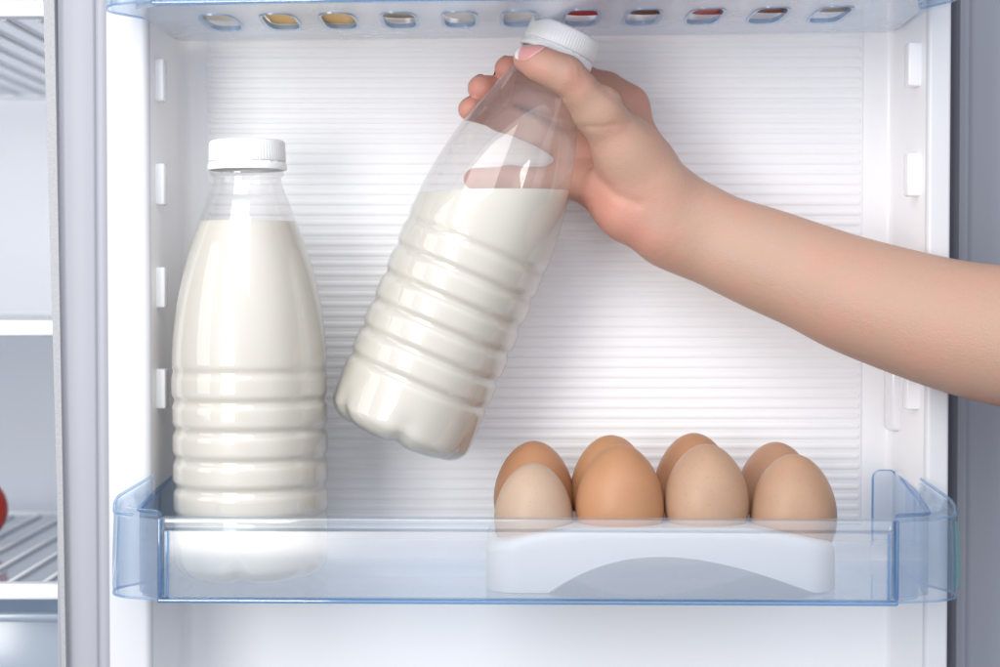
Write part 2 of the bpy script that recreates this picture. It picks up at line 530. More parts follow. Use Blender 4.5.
    # thick collars round the slots
    for (hx, hy) in holes:
        bm = bmesh.new()
        rings = []
        for (k_, zz) in ((1.0, zf-.0002), (1.18, zf-.0005), (1.18, zf+.0010), (1.0, zf+.0021), (.97, zf+.0021), (.97, zf-.0002)):
            e = []
            for k in range(40):
                t = 2*PI*k/40
                c, s_ = math.cos(t), math.sin(t)
                e.append((hx+.0080*k_*math.copysign(abs(c)**.6, c), hy+(.0260+(.0080*(k_-1)))*math.copysign(abs(s_)**.6, s_), zz))
            rings.append(e)
        rings.append(rings[0])
        loft(bm, rings, cap=False)
        bmesh.ops.remove_doubles(bm, verts=bm.verts, dist=1e-6)
        bmesh.ops.recalc_face_normals(bm, faces=bm.faces)
        P('slot_collar', bm, M_EDGE2)
low = empty('door_bin', (0, 0, 0))
tag(low, 'clear blue plastic door bin holding the upright milk bottle and the eggs', 'door bin')
bin_parts(low, ZFLOOR-.0002, .0402, [], M_BIN)
low.rotation_euler = (0, math.radians(.25), 0)
zU = ZW(37, .060)
upb = empty('door_bin', (0, 0, 0))
tag(upb, 'clear blue plastic door bin at the top, row of slots in its floor', 'door bin')
bin_parts(upb, zU, .042, [(XW(h, -.004), -.004) for h in (227, 286, 344, 404, 464, 523, 585, 646, 708, 771, 833)], M_BINU)
upb.rotation_euler = (0, math.radians(-.75), 0)
upb.location = (0, 0, 0)

# food standing in the upper bin, glimpsed through its slots
def jar(name, px0, px1, col, label, cat, hgt=.07, sq=False):
    x0, x1 = XW(px0, -.008), XW(px1, -.008)
    cx, r = (x0+x1)/2, (x1-x0)/2
    zz = zU+.0026+cx*math.tan(math.radians(.75))
    t = empty(name, (cx, -.006, zz))
    t.rotation_euler = (0, math.radians(-.75), 0)
    tag(t, label, cat)
    if sq:
        bm = bmesh.new(); add_box(bm, -r, r, -.03, .03, 0, hgt, bev=.004, seg=3)
        obj('carton', bm, pbr(name+'_paint', col, .4, var=.15, vscale=60), t)
        bm = bmesh.new(); add_box(bm, -r+.004, r-.004, -.026, .026, hgt+.0003, hgt+.006, bev=.002)
        obj('lid', bm, M_CAP, t)
    else:
        ry = min(r, .028)
        bm = bmesh.new()
        add_lathe(bm, [(0, .0015), (r*.8, .0012), (r*.93, 0), (r, .003), (r, hgt-.008), (r*.85, hgt), (r*.8, hgt+.002), (0, hgt+.002)], 48)
        for v in bm.verts: v.co.y *= ry/r
        obj('body', bm, pbr(name+'_paint', col, .3, var=.2, vscale=70), t)
        bm = bmesh.new()
        add_lathe(bm, [(0, hgt+.0025), (r*.86, hgt+.0025), (r*.88, hgt+.004), (r*.88, hgt+.012), (r*.84, hgt+.014), (0, hgt+.014)], 48)
        for v in bm.verts: v.co.y *= ry/r
        obj('lid', bm, M_CAP, t)
jar('jar', 196, 252, (.80, .72, .60), 'cream jar above the leftmost slot of the top bin', 'jar')
jar('carton', 262, 362, (.95, .50, .03), 'orange yellow carton in the top bin above the second and third slots', 'carton', sq=True)
jar('jar', 378, 430, (.36, .28, .22), 'greyish brown jar in the top bin beside the yellow carton', 'jar')
jar('tub', 440, 548, (.85, .85, .84), 'white tub in the top bin above the tilted bottle cap', 'tub', .05)
jar('jar', 560, 612, (.50, .03, .03), 'dark red jar in the top bin just right of the tilted bottle cap', 'jar')
jar('jar', 622, 672, (.20, .09, .06), 'brown jar in the top bin between two dark red jars', 'jar')
jar('jar', 682, 742, (.45, .03, .025), 'dark red jar in the top bin, the farther one from the bottle cap', 'jar')
jar('jar', 750, 800, (.25, .10, .07), 'reddish brown jar above the second slot from the right', 'jar')
jar('jar', 810, 858, (.42, .36, .32), 'grey jar above the rightmost slot of the top bin', 'jar')

# ------------------------------------------------------------------ milk bottles
U = .0005     # one profile unit
SL = 442
ctrl = [(24, 32.5), (31, 32.5), (33, 36.5), (36, 36.5), (38, 33.5), (43, 33.8), (50, 36), (60, 39.8), (70, 43.8), (82, 48.5), (100, 55), (116, 60.3), (132, 65), (150, 69), (169, 72.6), (190, 75.3), (207, 76.8), (222, 77.4)]
GRV = [233+29*k for k in range(6)]
def prof_r(s):
    if s <= 222:
        for (a, ra), (b, rb) in zip(ctrl[:-1], ctrl[1:]):
            if a <= s <= b: return ra+(rb-ra)*(s-a)/(b-a)
        return ctrl[0][1]
    r = 77.4
    for g, dp_ in zip(GRV, (1.5, 2.4, 2.8, 2.8, 2.8, 2.8)): r -= dp_*math.exp(-abs((s-g)/4.4)**2.3)
    for g in GRV[:-1]:
        q = (s-g)/29
        if 0 < q < 1: r += 0
    if s > 392: r -= 1.2*((s-392)/30)**2 if s < 422 else 1.2
    return r
sv = list(np.arange(24, 60, 1.0))+list(np.arange(60, 222, 4.0))+list(np.arange(222, 418, 1.4))
body = [(prof_r(s), s) for s in sv]
rc = 20.0
rb0 = prof_r(419)
for k in range(0, 13):
    a = PI/2*k/12
    body.append((rb0-rc*1.25*(1-math.cos(a)), 422+rc*math.sin(a)))
for (r, s) in ((44, 441.6), (36, 439), (26, 436), (14, 434), (0, 433)): body.append((r, s))
# gentle shoulder smoothing
for _ in range(3):
    for i in range(20, 75):
        if body[i][1] > 42 and body[i][1] < 226:
            body[i] = ((body[i-1][0]+2*body[i][0]+body[i+1][0])/4, body[i][1])
def foot(r, z, t):
    """five petal feet: raise and pinch the base between the feet"""
    s = SL-z/U
    w = max(0, min(1, (s-398)/36)); w = w*w*(3-2*w)
    n = math.exp(-(((t/(2*PI)*6+.25) % 1-.5)/.13)**2)
    return w, n
def brm(inset):
    def f(r, z, t):
        w, n = foot(r, z, t)
        return max(0.0005, (r-.0013*w*n) - inset)
    return f
def bzm(r, z, t):
    w, n = foot(r, z, t)
    return z+.0018*w*n*min(1, r/.02)
def bottle(name, mat_world, level, label, rs=1.0):
    root = empty(name)
    root.matrix_world = mat_world
    tag(root, label, 'milk bottle')
    bm = bmesh.new()
    add_lathe(bm, [(r*U*rs, (SL-s)*U) for (r, s) in body], 120, brm(0), bzm)
    bmesh.ops.recalc_face_normals(bm, faces=bm.faces)
    obj('bottle_body', bm, M_PET, root, 180)
    # milk: the inside of the bottle below the level plane
    bm = bmesh.new()
    add_lathe(bm, [(0, (SL-40)*U)]+[(r*U*rs, (SL-s)*U+(.0006 if s > 430 else 0)) for (r, s) in body if s > 40], 120, brm(.0006), bzm)
    bmesh.ops.recalc_face_normals(bm, faces=bm.faces)
    inv = mat_world.inverted()
    co = inv @ level
    no = (inv.to_3x3() @ Vector((0, 0, 1))).normalized()
    g = bmesh.ops.bisect_plane(bm, geom=list(bm.verts)+list(bm.edges)+list(bm.faces), plane_co=co, plane_no=no, clear_outer=True)
    be = [e for e in bm.edges if e.is_boundary]
    bmesh.ops.holes_fill(bm, edges=be, sides=0)
    bmesh.ops.recalc_face_normals(bm, faces=bm.faces)
    obj('milk', bm, M_MILK, root, 50)
    # ribbed screw cap
    R = 38.5*U*rs
    def L(s): return (SL-s)*U
    bm = bmesh.new()
    add_lathe(bm, [(0, L(.3)), (R*.80, L(.3)), (R*.90, L(.8)), (R*.955, L(2)), (R*.98, L(4)), (R*.985, L(6)), (R*.99, L(14)), (R, L(21.5)), (R*.97, L(22.2)), (R*.90, L(22.3))], 300,
              rmod=lambda r, z, t: r*(1-.014*(.5+.5*math.cos(75*t)))if .9*R < r and z < L(3.2) and z > L(22) else r)
    bmesh.ops.recalc_face_normals(bm, faces=bm.faces)
    cap = obj('cap', bm, M_CAP, root, 50)
    bm = bmesh.new()
    add_lathe(bm, [(R*.90, L(22.5)), (R*.955, L(22.6)), (R*.955, L(24)), (R*1.0, L(24.3)), (R*1.015, L(25)), (R*1.025, L(29)), (R*1.02, L(30.6)), (R*.97, L(31)), (R*.93, L(30.8))], 120,
              rmod=lambda r, z, t: R*.992 if (L(24.1) < z and r > .93*R and (t*24/(2*PI)) % 1 < .3) else r)
    bmesh.ops.recalc_face_normals(bm, faces=bm.faces)
    obj('tamper_ring', bm, M_CAP, cap, 40)
    return root
# upright bottle in the lower bin
pb = W(251.5, 580, 0); pt = W(247, 138, 0)
ax = (pt-pb).normalized()
rot = Vector((0, 0, 1)).rotation_difference(ax).to_matrix().to_4x4()
MB1 = Matrix.Translation(Vector((pb.x, 0, ZFLOOR+.0020))) @ rot @ Matrix.Rotation(math.radians(12), 4, 'Z') @ Matrix.Diagonal((1, 1, .988, 1))
bottle('milk_bottle', MB1, Vector((0, 0, ZW(220, -.02))), 'upright full milk bottle with white cap standing in the clear door bin')
# tilted bottle in the hand
YT = .010
ptop = W(567, 29, YT)
tilt = math.radians(22.9)
ax2 = Vector((math.sin(tilt), 0, math.cos(tilt)))
base2 = ptop-ax2*(SL*U*1.015)
RS2 = .975
MB2 = Matrix.Translation(base2) @ Matrix.Rotation(tilt, 4, 'Y') @ Matrix.Rotation(math.radians(20), 4, 'Z') @ Matrix.Diagonal((1, 1, 1.015, 1))
bottle('milk_bottle', MB2, Vector((0, 0, ZW(190, YT-.02))), 'tilted milk bottle held by the neck in the hand', RS2)

# ------------------------------------------------------------------ eggs and tray
M_EGGC = {}
def egg_mat(i, col, speck):
    m, nt, out = newmat('eggshell')
    p = N(nt, 'ShaderNodeBsdfPrincipled'); nt.links.new(p.outputs[0], out.inputs[0])
    tc = N(nt, 'ShaderNodeTexCoord')
    mp = N(nt, 'ShaderNodeMapping'); mp.inputs['Location'].default_value = (i*3.1, i*1.7, 0)
    nt.links.new(tc.outputs['Object'], mp.inputs[0])
    n1 = N(nt, 'ShaderNodeTexNoise'); n1.inputs['Scale'].default_value = 45; n1.inputs['Detail'].default_value = 5
    n2 = N(nt, 'ShaderNodeTexVoronoi'); n2.inputs['Scale'].default_value = 420
    n3 = N(nt, 'ShaderNodeTexNoise'); n3.inputs['Scale'].default_value = 900; n3.inputs['Detail'].default_value = 3
    for n in (n1, n2, n3): nt.links.new(mp.outputs[0], n.inputs['Vector'])
    r1 = N(nt, 'ShaderNodeMapRange'); r1.inputs['From Min'].default_value = .3; r1.inputs['From Max'].default_value = .7
    r1.inputs['To Min'].default_value = .93; r1.inputs['To Max'].default_value = 1.05
    nt.links.new(n1.outputs[0], r1.inputs[0])
    r2 = N(nt, 'ShaderNodeMapRange'); r2.inputs['From Min'].default_value = .10; r2.inputs['From Max'].default_value = .26
    r2.inputs['To Min'].default_value = 1-speck*.7; r2.inputs['To Max'].default_value = 1
    nt.links.new(n2.outputs['Distance'], r2.inputs[0])
    ml = N(nt, 'ShaderNodeMath', operation='MULTIPLY')
    nt.links.new(r1.outputs[0], ml.inputs[0]); nt.links.new(r2.outputs[0], ml.inputs[1])
    sc1 = N(nt, 'ShaderNodeVectorMath', operation='SCALE'); sc1.inputs[0].default_value = col
    nt.links.new(ml.outputs[0], sc1.inputs['Scale'])
    nt.links.new(sc1.outputs[0], p.inputs['Base Color'])
    p.inputs['Roughness'].default_value = .42
    p.inputs['Specular IOR Level'].default_value = .35
    p.inputs['Subsurface Weight'].default_value = .12
    p.inputs['Subsurface Radius'].default_value = (1, .5, .3)
    p.inputs['Subsurface Scale'].default_value = .002
    b = N(nt, 'ShaderNodeBump'); b.inputs['Strength'].default_value = .10; b.inputs['Distance'].default_value = .0005
    nt.links.new(n3.outputs[0], b.inputs['Height']); nt.links.new(b.outputs[0], p.inputs['Normal'])
    return m
def egg_prof(w, h, n=40):
    out = []
    for k in range(n+1):
        a = PI*k/n
        zc = -math.cos(a)
        r = math.sin(a)*(1-.105*zc-.02*zc*zc)
        out.append((max(0, r*w/2*1.005), h*(zc+1)/2))
    out[0] = (0, 0); out[-1] = (0, h)
    return out
YE = (-.022, .022)
eggs = [ # px centre, width px, top py, row, colour, speck, label, lean
    (533.5, 78, 462, 0, (.50, .36, .265), .10, 'small pale cream egg, leftmost in the front row'),
    (620, 88, 443, 0, (.47, .24, .125), .03, 'smooth orange brown egg, second from left in the front row'),
    (706.5, 84, 443, 0, (.47, .30, .20), .16, 'speckled beige egg in the front row left of the rightmost egg'),
    (793.5, 86, 453, 0, (.46, .285, .185), .12, 'plain tan egg, rightmost in the front row'),
    (534, 80, 440, 1, (.45, .225, .12), .04, 'dark orange brown egg behind the small pale cream egg'),
    (611, 80, 434, 1, (.48, .25, .125), .05, 'light orange egg behind the smooth orange brown egg'),
    (694, 80, 432, 1, (.44, .225, .125), .06, 'dark orange egg behind the speckled beige egg'),
    (776, 78, 441, 1, (.44, .25, .16), .10, 'dull pinkish tan egg behind the rightmost front egg'),
]
egg_geo = []
for i, (px, wpx, ty, row, col, speck, lab) in enumerate(eggs):
    Y = YE[row]
    k = .0005*(D+Y)/D
    w = wpx*k
    h = w*(1.31+.03*math.sin(i*2.3))
    c = W(px, ty, Y)
    zb = ZW(ty+1, Y)-h
    bm = bmesh.new()
    add_lathe(bm, egg_prof(w, h), 64)
    bmesh.ops.recalc_face_normals(bm, faces=bm.faces)
    o = obj('egg', bm, egg_mat(i, col, speck), None, 180)
    o.location = (c.x, Y, zb)
    tag(o, lab, 'egg', 'eggs in the egg tray')
    egg_geo.append((c.x, Y, zb, w, h))
# tray: height field with a cup under every egg, skirts and an arched opening
tx0, tx1, ty0, ty1 = XW(486, -.050), XW(842, -.050), -.050, .048
tzb = ZFLOOR+.0020
zmid, zend = ZW(529, -.050), ZW(547, -.050)
def lower_z(x, y):
    best = 9
    for (ex, ey, ez, w, h) in egg_geo:
        d = math.hypot(x-ex, y-ey)
        if d < w*.485:
            zc = -math.sqrt(max(0, 1-(d/(w/2))**2))
            best = min(best, ez+h*(zc+1)/2-.0006)
    return best
NX, NY = 180, 100
def dist_edge(x, y, R=.016):
    # signed distance inside the rounded plan outline
    cx, cy, hx, hy = (tx0+tx1)/2, (ty0+ty1)/2, (tx1-tx0)/2, (ty1-ty0)/2
    qx, qy = abs(x-cx)-hx+R, abs(y-cy)-hy+R
    return -(math.hypot(max(qx, 0), max(qy, 0))+min(max(qx, qy), 0)-R)
def base_top(x, y):
    f = abs((x-(tx0+tx1)/2)/((tx1-tx0)/2))
    z = zmid+(zend-zmid)*max(0, (f-.45)/.55)**1.6
    d = dist_edge(x, y)
    rr = .004
    if d < rr: z -= rr-math.sqrt(max(0, rr*rr-(rr-d)**2))
    return z
bm = bmesh.new()
grid = {}
# plan points: concentric warp of a square grid on to the rounded rectangle
for i in range(NX+1):
    for j in range(NY+1):
        x = tx0+(tx1-tx0)*i/NX; y = ty0+(ty1-ty0)*j/NY
        d = dist_edge(x, y)
        if d < 0:    # pull in to the outline
            cx, cy = (tx0+tx1)/2, (ty0+ty1)/2
            R = .016
            kx = math.copysign(max(abs(x-cx)-((tx1-tx0)/2-R), 0), x-cx); ky = math.copysign(max(abs(y-cy)-((ty1-ty0)/2-R), 0), y-cy)
            l = math.hypot(kx, ky)
            x -= kx*(1-R/l); y -= ky*(1-R/l)
        z = min(base_top(x, y), lower_z(x, y))
        grid[i, j] = bm.verts.new((x, y, z))
for i in range(NX):
    for j in range(NY):
        bm.faces.new((grid[i, j], grid[i+1, j], grid[i+1, j+1], grid[i, j+1]))
# skirt
ring = [grid[i, 0] for i in range(NX+1)]+[grid[NX, j] for j in range(1, NY+1)]+[grid[i, NY] for i in range(NX-1, -1, -1)]+[grid[0, j] for j in range(NY-1, 0, -1)]
ax0, ax1, azt = XW(549, -.05), XW(816, -.05), ZW(557, -.05)
def arch_z(x):
    if ax0 < x < ax1:
        f = (x-(ax0+ax1)/2)/((ax1-ax0)/2)
        f = f+.16*(1-f*f)
        return tzb+(azt-tzb)*(1-abs(f)**2.0)
    return tzb
prev = ring
rows = [ring]
for k in range(1, 9):
    f = k/8
    new = []
    for v in ring:
        zb_ = arch_z(v.co.x)
        new.append(bm.verts.new((v.co.x, v.co.y, v.co.z+(zb_-v.co.z)*f)))
    n = len(ring)
    for a in range(n):
        b = (a+1) % n
        bm.faces.new((prev[b], prev[a], new[a], new[b]))
    prev = new
# turn the lower lip inwards for thickness
cx, cy = (tx0+tx1)/2, (ty0+ty1)/2
new = []
for v in prev:
    d = Vector((cx-v.co.x, cy-v.co.y, 0))
    dx = .0022*max(-1, min(1, (cx-v.co.x)/.01)); dy = .0022*max(-1, min(1, (cy-v.co.y)/.01))
    new.append(bm.verts.new((v.co.x+dx, v.co.y+dy, v.co.z)))
n = len(prev)
for a in range(n):
    b = (a+1) % n
    bm.faces.new((prev[b], prev[a], new[a], new[b]))
up2 = [bm.verts.new((v.co.x, v.co.y, min(base_top(v.co.x, v.co.y)-.004, max(v.co.z+.004, tzb+.012)))) for v in new]
for a in range(n):
    b = (a+1) % n
    bm.faces.new((new[b], new[a], up2[a], up2[b]))
bmesh.ops.recalc_face_normals(bm, faces=bm.faces)
tray = obj('egg_tray', bm, M_TRAY, None, 40)
tag(tray, 'white plastic egg tray with arched front standing in the lower door bin', 'egg tray')

# ------------------------------------------------------------------ hand and forearm (implicit surface)
def build_person():
    h = .0011
    lo = np.array([XW(440, 0), -.200, ZW(560, -.1)]); hi = np.array([.47, .069, ZW(30, .03)])
    n = np.ceil((hi-lo)/h).astype(int)+1
    axs = [lo[i]+h*np.arange(n[i]) for i in range(3)]
    BIG = .03
    def field(prims, k):
        F = np.full(n, BIG, np.float32)
        for (a, ra, b, rb) in prims:
            a = np.array(a, float); b = np.array(b, float)
            m = .027
            p0 = np.minimum(a-ra, b-rb)-m; p1 = np.maximum(a+ra, b+rb)+m
            i0 = np.clip(((p0-lo)/h).astype(int), 0, n-1); i1 = np.clip(((p1-lo)/h).astype(int)+2, 1, n)
            if np.any(i1 <= i0): continue
            X = axs[0][i0[0]:i1[0]][:, None, None].astype(np.float32); Y = axs[1][i0[1]:i1[1]][None, :, None].astype(np.float32); Z = axs[2][i0[2]:i1[2]][None, None, :].astype(np.float32)
            ba = b-a; L2 = float(ba@ba)+1e-12
            t = np.clip(((X-a[0])*ba[0]+(Y-a[1])*ba[1]+(Z-a[2])*ba[2])/L2, 0, 1).astype(np.float32)
            d = np.sqrt((X-a[0]-t*ba[0])**2+(Y-a[1]-t*ba[1])**2+(Z-a[2]-t*ba[2])**2)-(ra+(rb-ra)*t)
            S = F[i0[0]:i1[0], i0[1]:i1[1], i0[2]:i1[2]]
            hh = np.maximum(k-np.abs(S-d), 0)/k
            F[i0[0]:i1[0], i0[1]:i1[1], i0[2]:i1[2]] = np.minimum(S, d)-hh*hh*k*.25
        return F
    def mm(p): return tuple(W(p[0], p[1], p[2]/1000))
    def chain(pts):
        out = []
        for a, b in zip(pts[:-1], pts[1:]): out.append((mm(a), a[3]/1000, mm(b), b[3]/1000))
        return out
    def spline(rows, m=10):
        P_ = np.array(rows, float); out = []
        for i in range(len(P_)-1):
            p0 = P_[max(i-1, 0)]; p1 = P_[i]; p2 = P_[i+1]; p3 = P_[min(i+2, len(P_)-1)]
            for q in range(m):
                t = q/m
                out.append(.5*((2*p1)+(p2-p0)*t+(2*p0-5*p1+4*p2-p3)*t*t+(3*p1-p0-3*p2+p3)*t**3))
        out.append(P_[-1])
        return out
    # forearm rows by its upper and lower outline: x, upper y, lower y, depth
    rows_ = [(686, 184, 268, 21), (712, 189, 288, 19), (760, 203, 312, 13), (812, 220, 336, 4), (860, 236, 359, -6), (946, 257, 391, -24), (1010, 266, 408, -39), (1100, 278, 426, -62), (1200, 288, 444, -88), (1360, 300, 474, -128)]
    cu, cl = [], []
    for i, (x, yu, yl, Y) in enumerate(rows_):
        j0, j1 = max(i-1, 0), min(i+1, len(rows_)-1)
        sl_ = ((rows_[j1][1]+rows_[j1][2])-(rows_[j0][1]+rows_[j0][2]))/2/(rows_[j1][0]-rows_[j0][0])
        cs = 1/math.hypot(1, sl_); dx, dy = -sl_*cs, cs
        kk = .5*(D+Y/1000)/D
        half = (yl-yu)/2*cs
        ry_ = half*kk*(.74 if i < 2 else .80 if i < 4 else .86)     # half thickness (mm)
        off = (half*kk-ry_)/kk
        cxm, cym = x, (yu+yl)/2
        cu.append((cxm-dx*off, cym-dy*off, Y, ry_)); cl.append((cxm+dx*off, cym+dy*off, Y, ry_))
    Fu, Fl = field(chain(spline(cu)), .0003), field(chain(spline(cl)), .0003)
    hh = np.maximum(.012-np.abs(Fu-Fl), 0)/.012
    FA = np.minimum(Fu, Fl)-hh*hh*.003
    palm = []
    palm += chain([(680, 210, 24, 14.5), (650, 165, 32, 12.0), (624, 109, 38, 10.5)])
    palm += chain([(680, 216, 26, 15), (646, 168, 36, 12.5), (613, 124, 42, 10)])
    palm += chain([(680, 222, 24, 15), (636, 185, 34, 13), (592, 152, 42, 10)])
    palm += chain([(668, 230, 20, 16), (628, 205, 26, 14.5), (585, 181, 36, 10.0)])
    palm += chain([(578, 158, 45, 9.5), (574, 172, 44, 9.5)]) + chain([(615, 160, 40, 12), (580, 168, 44, 10)])
    palm += chain([(505, 104, 46, 3), (530, 112, 51, 4), (565, 122, 52, 5)])
    palm += chain([(656, 188, 15, 16.5), (628, 142, 17, 12), (614, 116, 19, 8)])
    palm += chain([(656, 222, 16, 16), (628, 210, 17, 14.5), (604, 191, 24, 12)])
    B = field(palm, .007)
    hh = np.maximum(.018-np.abs(B-FA), 0)/.018
    B = np.minimum(B, FA)-hh*hh*.0045
    then = chain([(652, 194, 15, 14.5), (627, 157, 8, 14.5), (598, 111, -4, 11.4)])
    Tn = field(then, .010)
    k = .012
    hh = np.maximum(k-np.abs(B-Tn), 0)/k
    B = np.minimum(B, Tn)-hh*hh*k*.25
    fingers = {
        'thumb': [(598, 111, -4, 12.0), (580, 91, -11, 9.0), (565, 75, -15, 9.2), (550, 68, -16, 7.9), (538, 63, -14, 7.7), (526, 59, -10, 6.5)],
        'index': [(628, 106, 38, 10.6), (606, 92, 43, 9.8), (580, 82, 45, 8.9), (535, 74, 42, 8.0), (508, 69, 27, 6.8)],
        'middle': [(613, 124, 42, 10.2), (565, 107, 47, 8.9), (512, 91, 38, 7.6), (481, 88, 23, 6.7)],
        'ring': [(592, 152, 42, 10), (556, 136.5, 46, 8.8), (503, 116, 38, 7.7), (471, 109.5, 22, 6.4)],
        'little': [(585, 181, 36, 9.4), (562, 181, 44, 7.8), (510, 180, 52, 7.0), (475, 179, 49, 6.0)],
    }
    Dm = B
    for nm, pts in fingers.items():
        F = field(chain(pts), .004)
        k = .007
        hh = np.maximum(k-np.abs(B-F), 0)/k
        Dm = np.minimum(Dm, np.minimum(B, F)-hh*hh*k*.25)
    # keep clear of the bottle it grips (flesh flattens against the plastic)
    X = axs[0][:, None, None]-base2.x; Yg = axs[1][None, :, None]-base2.y; Z = axs[2][None, None, :]-base2.z
    al = (X*ax2.x+Yg*ax2.y+Z*ax2.z)
    rad = np.sqrt(np.maximum(X*X+Yg*Yg+Z*Z-al*al, 0))
    ss = SL-al/1.015/U
    st = np.arange(0, SL+1, 1.0)
    rt = np.array([39.5 if s < 31 else prof_r(s) for s in st])*U*RS2
    bd = rad-np.interp(ss, st, rt).astype(np.float32)
    bd = np.where(ss < -2, .02, bd)
    nb = .00045-bd
    k = .002
    hh = np.maximum(k-np.abs(Dm-nb), 0)/k
    Dm = np.maximum(Dm, nb)+hh*hh*k*.25
    del bd, nb, rad, al, X, Z
    # creases, drawn where they run on the near side of the hand
    near = np.abs(Dm) < .005
    idx = np.argwhere(near)
    P = lo+h*idx
    rel = P-np.array(CAM)
    dep = rel@np.array(FWD)
    ppx = 500+FPX*rel[:, 0]/dep; ppy = 333.5-FPX*(rel@np.array(UP))/dep
    creases = [
        ([(583, 130), (587, 152), (598, 177), (617, 196), (638, 204)], 0.8, 5.0, .025),
        ([(484, 104), (518, 107), (542, 117), (566, 129)], 1.3, 3.6, .046),
        ([(528, 89), (548, 91), (562, 98)], .9, 2.2, .07),
        ([(598, 82), (613, 97), (639, 114), (652, 130)], .9, 4.0, .03),
        ([(578, 127), (598, 127), (618, 125), (628, 124)], .65, 2.4, .02),
        ([(597, 131), (612, 131)], .25, 2.0, .02),
        ([(706, 190), (694, 215), (676, 246), (664, 262)], .16, 4, .05),
        ([(698, 186), (686, 212), (668, 242), (655, 258)], .10, 3, .05),
        ([(690, 216), (722, 236), (760, 254), (800, 270)], -.55, 6, .03), ([(684, 232), (712, 250), (745, 265)], -.35, 5, .03),
        ([(569, 60), (574, 68), (574, 76)], .45, 2.4, .0),
        ([(575, 60), (580, 69), (580, 77)], .4, 2.4, .0),
        ([(563, 80), (568, 90)], .25, 2.0, .0),
        ([(668, 205), (645, 170), (622, 128)], -.6, 5, .03), ([(700, 205), (680, 196), (662, 176)], -.45, 5, .03),
        ([(620, 160), (632, 170)], .3, 2, .02), ([(624, 154), (640, 166)], .15, 2, .02), ([(618, 168), (634, 178)], .12, 2, .02),
    ]
    add = np.zeros(len(P))
    for pts, dp, w, ymax in creases:
        best = np.full(len(P), 1e9)
        for (x0, y0), (x1, y1) in zip(pts[:-1], pts[1:]):
            l2 = (x1-x0)**2+(y1-y0)**2
            t = np.clip(((ppx-x0)*(x1-x0)+(ppy-y0)*(y1-y0))/l2, 0, 1)
            best = np.minimum(best, np.hypot(ppx-x0-t*(x1-x0), ppy-y0-t*(y1-y0)))
        add = np.where(dp < 0, add, np.maximum(add, 0)) + (np.where(P[:, 1] < ymax, dp/1000*np.exp(-(best/w)**2), 0) if dp < 0 else 0)
        add = np.maximum(add, np.where(P[:, 1] < ymax, dp/1000*np.exp(-(best/w)**2), 0))
    Dm[near] += add.astype(np.float32)
    veins = [[(690, 205), (715, 213), (742, 232), (768, 243), (800, 262)], [(742, 232), (760, 230), (800, 240)], [(700, 240), (740, 258), (790, 285), (850, 305)]]
    # ---- surface nets
    S = Dm < 0
    c = [S[dx:n[0]-1+dx, dy:n[1]-1+dy, dz:n[2]-1+dz] for dx in (0, 1) for dy in (0, 1) for dz in (0, 1)]
    cnt = sum(x.astype(np.int8) for x in c)
    act = (cnt > 0) & (cnt < 8)
    ci = np.argwhere(act)
    vid = np.full(act.shape, -1, np.int64)
    vid[act] = np.arange(len(ci))
    acc = np.zeros((len(ci), 3)); num = np.zeros(len(ci))
    offs = [(dx, dy, dz) for dx in (0, 1) for dy in (0, 1) for dz in (0, 1)]
    val = {o: Dm[ci[:, 0]+o[0], ci[:, 1]+o[1], ci[:, 2]+o[2]].astype(float) for o in offs}
    for o in offs:
        for axn in range(3):
            if o[axn]: continue
            q = list(o); q[axn] = 1; q = tuple(q)
            a, b = val[o], val[q]
            cr = (a < 0) != (b < 0)
            t = np.where(cr, a/np.where(cr, a-b, 1), 0)
            pt_ = np.array(o, float)[None, :].repeat(len(ci), 0)
            pt_[:, axn] = t
            acc += np.where(cr[:, None], pt_, 0); num += cr
    V = lo+h*(ci+acc/num[:, None])
    quads = []
    for axn in range(3):
        u, v = [(1, 2), (2, 0), (0, 1)][axn]
        A = [slice(None)]*3; Bq = [slice(None)]*3
        A[axn] = slice(0, n[axn]-1); Bq[axn] = slice(1, n[axn])
        s0, s1 = S[tuple(A)], S[tuple(Bq)]
        e = np.argwhere(s0 != s1)
        e = e[(e[:, u] > 0) & (e[:, v] > 0) & (e[:, u] < n[u]-1) & (e[:, v] < n[v]-1)]
        flip = s0[e[:, 0], e[:, 1], e[:, 2]]
        def cell(du, dv):
            k_ = e.copy(); k_[:, u] -= du; k_[:, v] -= dv
            return vid[k_[:, 0], k_[:, 1], k_[:, 2]]
        q = np.stack([cell(0, 0), cell(1, 0), cell(1, 1), cell(0, 1)], 1)
        q[~flip] = q[~flip][:, ::-1]
        quads.append(q)
    Q = np.concatenate(quads)
    Q = Q[:, ::-1]
    # light Taubin-style smoothing of the voxel steps
    E = np.concatenate([Q[:, [0, 1]], Q[:, [1, 2]], Q[:, [2, 3]], Q[:, [3, 0]]])
    E = np.concatenate([E, E[:, ::-1]])
    deg = np.bincount(E[:, 0], minlength=len(V)).astype(float)
    for it in range(6):
        lam = .55 if it % 2 == 0 else -.40
        M_ = np.stack([np.bincount(E[:, 0], V[E[:, 1], k_], minlength=len(V)) for k_ in range(3)], 1)/np.maximum(deg, 1)[:, None]
        V = V+lam*(M_-V)*(deg > 0)[:, None]
    me = bpy.data.meshes.new('person')
    me.vertices.add(len(V)); me.vertices.foreach_set('co', V.astype(np.float32).ravel())
    me.loops.add(Q.size); me.loops.foreach_set('vertex_index', Q.ravel().astype(np.int32))
    me.polygons.add(len(Q)); me.polygons.foreach_set('loop_start', (np.arange(len(Q))*4).astype(np.int32)); me.polygons.foreach_set('loop_total', np.full(len(Q), 4, np.int32))
    me.update(calc_edges=True); me.validate()
    me.shade_smooth()
    # flush: how pink the skin is (fingertips, knuckles, heel of the hand)
    fl = np.zeros(len(V))
